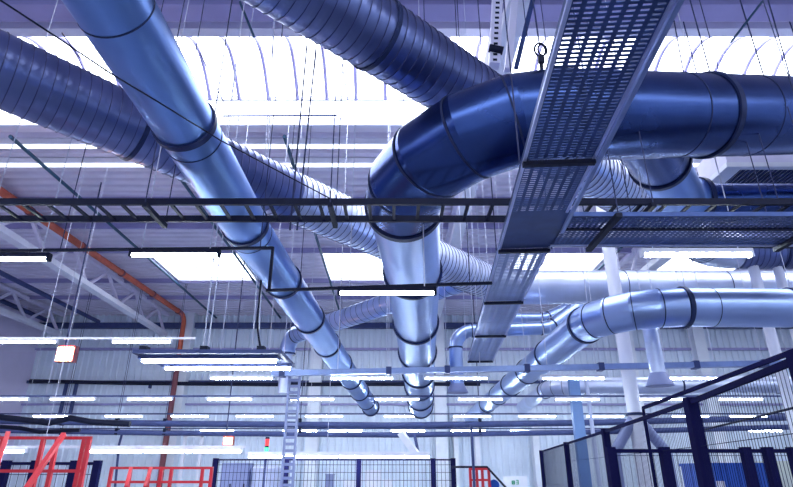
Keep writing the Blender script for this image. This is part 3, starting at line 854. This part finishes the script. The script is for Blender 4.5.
# roof hanger rods seen against the skylights
for i, (u0, v0, u1, v1, D, m, la) in enumerate((
    (240, 2, 254, 37, 7.4, 'conduit', 'short green rod hanging below the beam, beside the upper spiral duct'),
    (307, 44, 290, 230, 6.3, 'wire', 'long thin rod crossing the skylight, left of a close pair'),
    (316, 48, 297, 230, 6.3, 'wire', 'long thin rod crossing the skylight, right of a close pair'),
    (342, 64, 348, 100, 9.0, 'wire', 'short thin rod in front of the skylight under the upper spiral duct'),
    (200, 53, 224, 103, 8.0, 'wire', 'thin slanting rod in front of the skylight, right of the straight duct'),
    (62, 33, 80, 58, 8.2, 'wire', 'dark slanting rod in the skylight gap between the two left ducts'),
    (690, 0, 712, 80, 7.2, 'wire', 'dark rod crossing the right skylight above the blue duct, left of a pair'),
    (740, 0, 765, 80, 7.2, 'wire', 'dark rod crossing the right skylight, left of the last rod'),
    (768, 0, 791, 80, 7.2, 'wire', 'dark rod crossing the right skylight nearest the right edge'),
    (672, 10, 684, 75, 7.2, 'wire', 'dark rod crossing the right skylight nearest the slotted tray'),
    (762, 2, 731, 42, 7.2, 'conduit', 'green angled rod in front of the right skylight'),
    (222, 116, 337, 115.5, 10.2, 'pipe_blue', 'level dark bar below the skylight between straight duct and elbow'),
)):
    tag(MB().tube([P(u0, v0, D), P(u1, v1, D)], .012 if m == 'wire' else .022, 6).build('hanger_rod', M[m]), la, 'rod', 'roof hanger rods')

# ------------------------------------------------------------------ heaters and signal lamp
def heater(label, u, v, D, w):
    c = P(u, v, D)
    t = thing('heater_lamp', label, 'heater', c, 'glowing heater lamps')
    MB().box((c.x - w/2 - .03, D, c.z - w/2), (c.x + w/2 + .03, D + .2, c.z + w/2 + .03)).build('housing', M['brown'], t)
    MB().box((c.x - w/2, D - .03, c.z - w/2 + .03), (c.x + w/2, D, c.z + w/2 - .03)).build('element', M['glow'], t)
    MB().bar((c.x - .1, D + .1, c.z + w/2), (c.x - .15, D + .1, ROOF), .03, .03).build('hanger_wire', M['wire'], t)
    return t
heater('glowing orange square heater lamp at the left, under the truss', 65, 354, 14.5, .40)
heater('small glowing orange lamp low on the left, over the fence', 228, 441, 17.5, .24)

# ------------------------------------------------------------------ fences
def fence(label, pts, z, zb, group, pw=.08, pitch=.05, post_names=True, wr=.0035, hp=.2, up=None):
    """posts at pts (x, y), mesh panels between"""
    t = thing('mesh_fence', label, 'fence', (pts[0][0], pts[0][1], 0), group)
    for i, (x, y) in enumerate(pts):
        MB().box((x - pw/2, y - pw/2, 0), (x + pw/2, y + pw/2, z + .02)).build('post', M['fence'], t)
    for (xa, ya), (xb, yb) in zip(pts[:-1], pts[1:]):
        a, b = Vector((xa, ya, 0)), Vector((xb, yb, 0)); L = (b - a).length; d = (b - a)/L
        mb = MB(); n = int(L/pitch)
        for k in range(1, n):
            q = a + d*(L*k/n); mb.tube([(q.x, q.y, zb), (q.x, q.y, z)], wr, 4, False)
        zz = zb + hp
        while zz < z - .05:
            mb.bar(a + Vector((0, 0, zz)), b + Vector((0, 0, zz)), wr*1.6, wr*2); zz += hp
        mb.build('mesh_panel', M['fence_wire'], t)
        MB().bar(a + Vector((0, 0, z - .02)), b + Vector((0, 0, z - .02)), .035, .04).build('top_rail', M['fence'], t)
    return t
e = .60
fp = [(P(541, 452, 20.7).x, 20.7)]
def onray(u, v, h):
    D = Dh(v, h); return (XatD(u, v, D), D)
zf = EYE + e
pts = [onray(800, 354.5, e), onray(690, 400, e), onray(605, 430, e), onray(566, 443, e), onray(541, 451, e)]
pts.insert(0, (pts[0][0] - .12, 1.9))
fence('dark blue mesh fence running away along the right edge, front line', pts, zf, .15, 'mesh fences', .10, .05, wr=.0022, hp=.55)
pts = [onray(770, 358.5, e), onray(664, 400, e)]
pts = [(pts[0][0] + .05, pts[0][1]), (pts[1][0] + .05, pts[1][1])]
# inner lower fence
D = 6.4; zi = P(700, 449, D).z
fence('lower dark mesh fence standing behind the right fence', [(XatD(u, 449, D), D) for u in (610, 664, 745, 767, 792, 850)], zi, .15, 'mesh fences', .09, .06, wr=.0025, hp=.4)
D = 16.6; zm = P(300, 459, D).z
fence('dark blue mesh fence across the middle foreground', [(XatD(u, 459, D), D) for u in (216, 287, 359, 433, 453)], zm, .15, 'mesh fences', .13, .10, wr=.006)
D = 8.2; zm2 = P(30, 462, D).z
fence('low grey-blue mesh fence behind the left red railing', [(XatD(u, 462, D), D) for u in (-30, 7, 36, 75, 98)], zm2, .15, 'mesh fences', .09, .10, wr=.004)
# second rail with cables behind the right fence
pts = [P(800, 349, 5.2), P(755, 366, 5.6), P(643, 408, 9.2)]
t = thing('guard_beam', 'dark blue slanting beam just behind the top of the right fence', 'beam', (pts[2].x, pts[2].y, 0))
MB().bar(pts[0], pts[2], .04, .045).build('beam', M['fence'], t)
MB().box((pts[2].x - .018, pts[2].y - .018, 0), (pts[2].x + .018, pts[2].y + .018, pts[2].z)).build('post', M['fence'], t)
MB().tube([P(793, 408, 5.4), P(740, 421, 6.6), P(690, 433, 8)], .012, 6).build('cable', M['black'], t)

# ------------------------------------------------------------------ red railings
def railing(label, D, top, mid, us, extra, r=.028, group='red railings', zdeck=.9):
    t = thing('red_railing', label, 'railing', (XatD(us[0], top, D), D, 0), group)
    ztop, zmid = P(60, top, D).z, P(60, mid, D).z
    for u in us:
        X = XatD(u, top, D); MB().bar((X, D, 0), (X, D, ztop), r*2, r*2).build('post', M['red'], t)
    xa, xb = XatD(us[0], top, D), XatD(us[-1], top, D)
    MB().bar((xa - r, D, ztop), (xb + r, D, ztop), r*1.6, r*1.6).build('top_rail', M['red'], t)
    MB().bar((xa, D, zmid), (xb, D, zmid), r*1.6, r*1.6).build('mid_rail', M['red'], t)
    for (p, q) in extra: MB().bar(p, q, r*2.2, r*2.2).build('handrail', M['red'], t)
    return t
D = 7.0
railing('red stair railing with slanted handrail at the lower left corner', D, 438, 471, (-25, 4, 44, 58, 85, 90),
        [(P(64, 434, 6.9), P(22, 495, 6.3)), (P(8, 433, 6.9), P(-8, 480, 6.4)), ], .022)
railing('low distant red railing, between the stair railing and the fence', 12.5, 468, 482, (112, 131, 150, 162, 172, 203, 212),
        [(P(151, 468, 12.4), P(145, 487, 12.0)), (P(131, 468, 12.4), P(126, 487, 12.0))], .03)
D = 14.0
t = railing('red stair posts with a black handrail, lower centre', D, 469, 480, (470, 476.5, 482, 488.5), [], .03)
MB().tube([P(452, 467, D), P(487, 467, D), P(508, 490, D - .4), P(515, 498, D - .5)], .025, 8).build('handrail', M['black'], t, label='black handrail')
MB().bar((XatD(472, 440, D), D, 0), (XatD(472, 440, D), D, P(472, 425, D).z), .06, .06).build('mast', M['pipe_blue'], t)

# ------------------------------------------------------------------ cabinets, tank, boxes, chute, sign
def cabinet(label, u0, u1, vt, D, depth, m, doors=2):
    xa, xb = XatD(u0, vt, D), XatD(u1, vt, D); z = P(u0, vt, D).z
    t = thing('cabinet', label, 'cabinet', ((xa + xb)/2, D, 0), 'machine cabinets')
    MB().box((xa, D + .02, 0), (xb, D + depth, z)).build('body', M[m], t)
    w = (xb - xa)/doors
    for k in range(doors):
        d = MB().box((xa + k*w + .02, D, .1), (xa + (k+1)*w - .02, D + .03, z - .05)).build('door', M[m], t)
        MB().box((xa + (k+1)*w - .12, D - .03, z*.55), (xa + (k+1)*w - .08, D, z*.55 + .2)).build('handle', M['black'], d)
    return t
cabinet('grey-blue two-door cabinet behind the middle fence', 222, 249, 463, 19.5, .7, 'cab')
X = XatD(264, 466, 19.6); zz = P(264, 465, 19.6).z
t = thing('tank', 'pale rounded tank beside the grey-blue cabinet', 'tank', (X, 20, 0))
MB().tube([(X, 20, 0), (X, 20, zz - .1)], .5, 32).build('body', M['tank'], t)
MB().cone((X, 20), .5, .34, zz - .1, zz).build('lid', M['tank'], t)
for u0, u1, v, D, la, m in ((365, 381, 470, 20, 'white carton box tall behind the middle fence', 'white'),
                            (343, 357, 481, 20.4, 'low white box behind the middle fence, left of the tall box', 'white'),
                            (383, 392, 480, 20.2, 'low white box behind the middle fence, right of the tall box', 'white'),
                            (326, 333, 474, 21, 'narrow grey post box behind the middle fence', 'cab')):
    xa, xb = XatD(u0, v, D), XatD(u1, v, D); z = P(u0, v, D).z
    t = thing('box', la, 'box', ((xa + xb)/2, D, 0), 'boxes behind the fence')
    MB().box((xa, D, 0), (xb, D + .6, z - .04)).build('body', M[m], t)
    MB().box((xa - .02, D - .02, z - .04), (xb + .02, D + .62, z)).build('lid', M[m], t)
# signal tower
X = XatD(267, 445, 17.6)
t = thing('signal_tower', 'signal light with red and green lenses above the middle fence', 'signal light', (X, 17.6, 0))
zt = P(267, 437, 17.6).z
MB().tube([(X, 17.6, 0), (X, 17.6, zt - .42)], .03, 10).build('pole', M['pipe_blue'], t)
MB().tube([(X, 17.6, zt - .06), (X, 17.6, zt)], .06, 16).build('cap', M['black'], t)
MB().tube([(X, 17.6, zt - .24), (X, 17.6, zt - .06)], .055, 16).build('red_lens', M['led_red'], t)
MB().tube([(X, 17.6, zt - .30), (X, 17.6, zt - .24)], .055, 16).build('spacer', M['black'], t)
MB().tube([(X, 17.6, zt - .40), (X, 17.6, zt - .30)], .055, 16).build('green_lens', M['led_green'], t)
# slanted white chute
a, b_ = P(401, 433, 22), P(417, 455, 21.8)
t = thing('chute', 'slanted white chute below the end of the centre duct', 'chute', (b_.x, b_.y, 0))
MB().bar(a, b_, .34, .22).build('channel', M['white'], t)
MB().bar(b_ - Vector((0, 0, .1)), (b_.x, b_.y, 0), .1, .1).build('leg', M['column'], t)
MB().bar(a + Vector((.5, .1, 0)), b_ + Vector((.1, .15, -.1)), .12, .05).build('under_rail', M['pipe_blue'], t)
# sign panel on the far wall
D = 27.5; xa, xb = XatD(503, 476, D), XatD(527, 476, D); z1 = P(505, 476, D).z
t = thing('sign_board', 'white board with small green pictograms on the far wall', 'sign', ((xa + xb)/2, D, 0))
MB().box((xa, D, 0), (xb, D + .1, z1)).build('board', M['white'], t)
def seg(u0, v0, u1, v1, w=.05): return MB().bar(P(u0, v0, D - .02), P(u1, v1, D - .02), .02, w, (0, -.01, 1))
b = MB()
xs0, xs1, zt, zb = XatD(511.5, 480, D), XatD(514.6, 480, D), P(512, 480.6, D).z, P(512, 484.4, D).z
for q in ((xs0, zb, xs0 + .04, zt), (xs1 - .04, zb, xs1, zt), (xs0, zt - .04, xs1, zt), (xs0, zb, xs1, zb + .04), ((xs0 + xs1)/2 - .025, zb + .06, (xs0 + xs1)/2 + .025, zt - .06)):
    b.box((q[0], D - .03, q[1]), (q[2], D - .005, q[3]))
b.build('pictogram', M['green'], t)
b = MB(); xq = XatD(516, 480, D)
for q in ((0, .155, .11, .19), (.075, 0, .11, .19), (0, .08, .11, .11), (0, 0, .11, .035)): b.box((xq + q[0], D - .03, zb + q[1]), (xq + q[2], D - .005, zb + q[3]))
b.build('pictogram', M['green'], t)
b = MB()
xb2, zc = XatD(494, 483, 14.2), P(494, 485, 14.2).z
tag(MB().tube([(xb2, 14.18, zc), (xb2, 14.24, zc)], .12, 20).build('round_sign', M['blue']), 'small round blue sign beside the red stair posts', 'sign')
# blue container behind the right fence
D = 8.0; xa, xb = XatD(713, 466, D), XatD(768, 466, D); z1 = P(740, 466, D).z
t = thing('container', 'bright blue container with a white stripe label, behind the right fence', 'container', ((xa + xb)/2, D, 0))
MB().box((xa, D, 0), (xb, D + .9, z1)).build('body', M['blue'], t)
MB().box((xa - .02, D - .02, z1), (xb + .02, D + .92, z1 + .04)).build('lid', M['blue'], t)
MB().box((XatD(716, 482, D), D - .012, P(716, 490, D).z), (XatD(724, 482, D), D - .002, P(716, 481, D).z)).build('label', M['white'], t)
D = 9.0; xa, xb = XatD(774, 462, D), XatD(800, 462, D); z1 = P(780, 461, D).z
t = thing('box', 'cream box at the right edge behind the fence', 'box', ((xa + xb)/2, D, 0))
MB().box((xa, D, 0), (xb, D + .8, z1 - .03)).build('body', M['cream'], t)
MB().box((xa - .02, D - .02, z1 - .03), (xb + .02, D + .82, z1)).build('lid', M['cream'], t)

# ------------------------------------------------------------------ light and colour
w = bpy.data.worlds.new('sky'); SC.world = w; w.use_nodes = True
w.node_tree.nodes['Background'].inputs['Color'].default_value = (.6, .75, 1, 1)
w.node_tree.nodes['Background'].inputs['Strength'].default_value = .6
vs = SC.view_settings
vs.view_transform = 'Standard'; vs.look = 'None'; vs.gamma = 1; vs.exposure = 0.5; vs.use_curve_mapping = False
for la, ns in LABELS.items():
    if len(ns) > 1: print('DUP LABEL', la, ns)
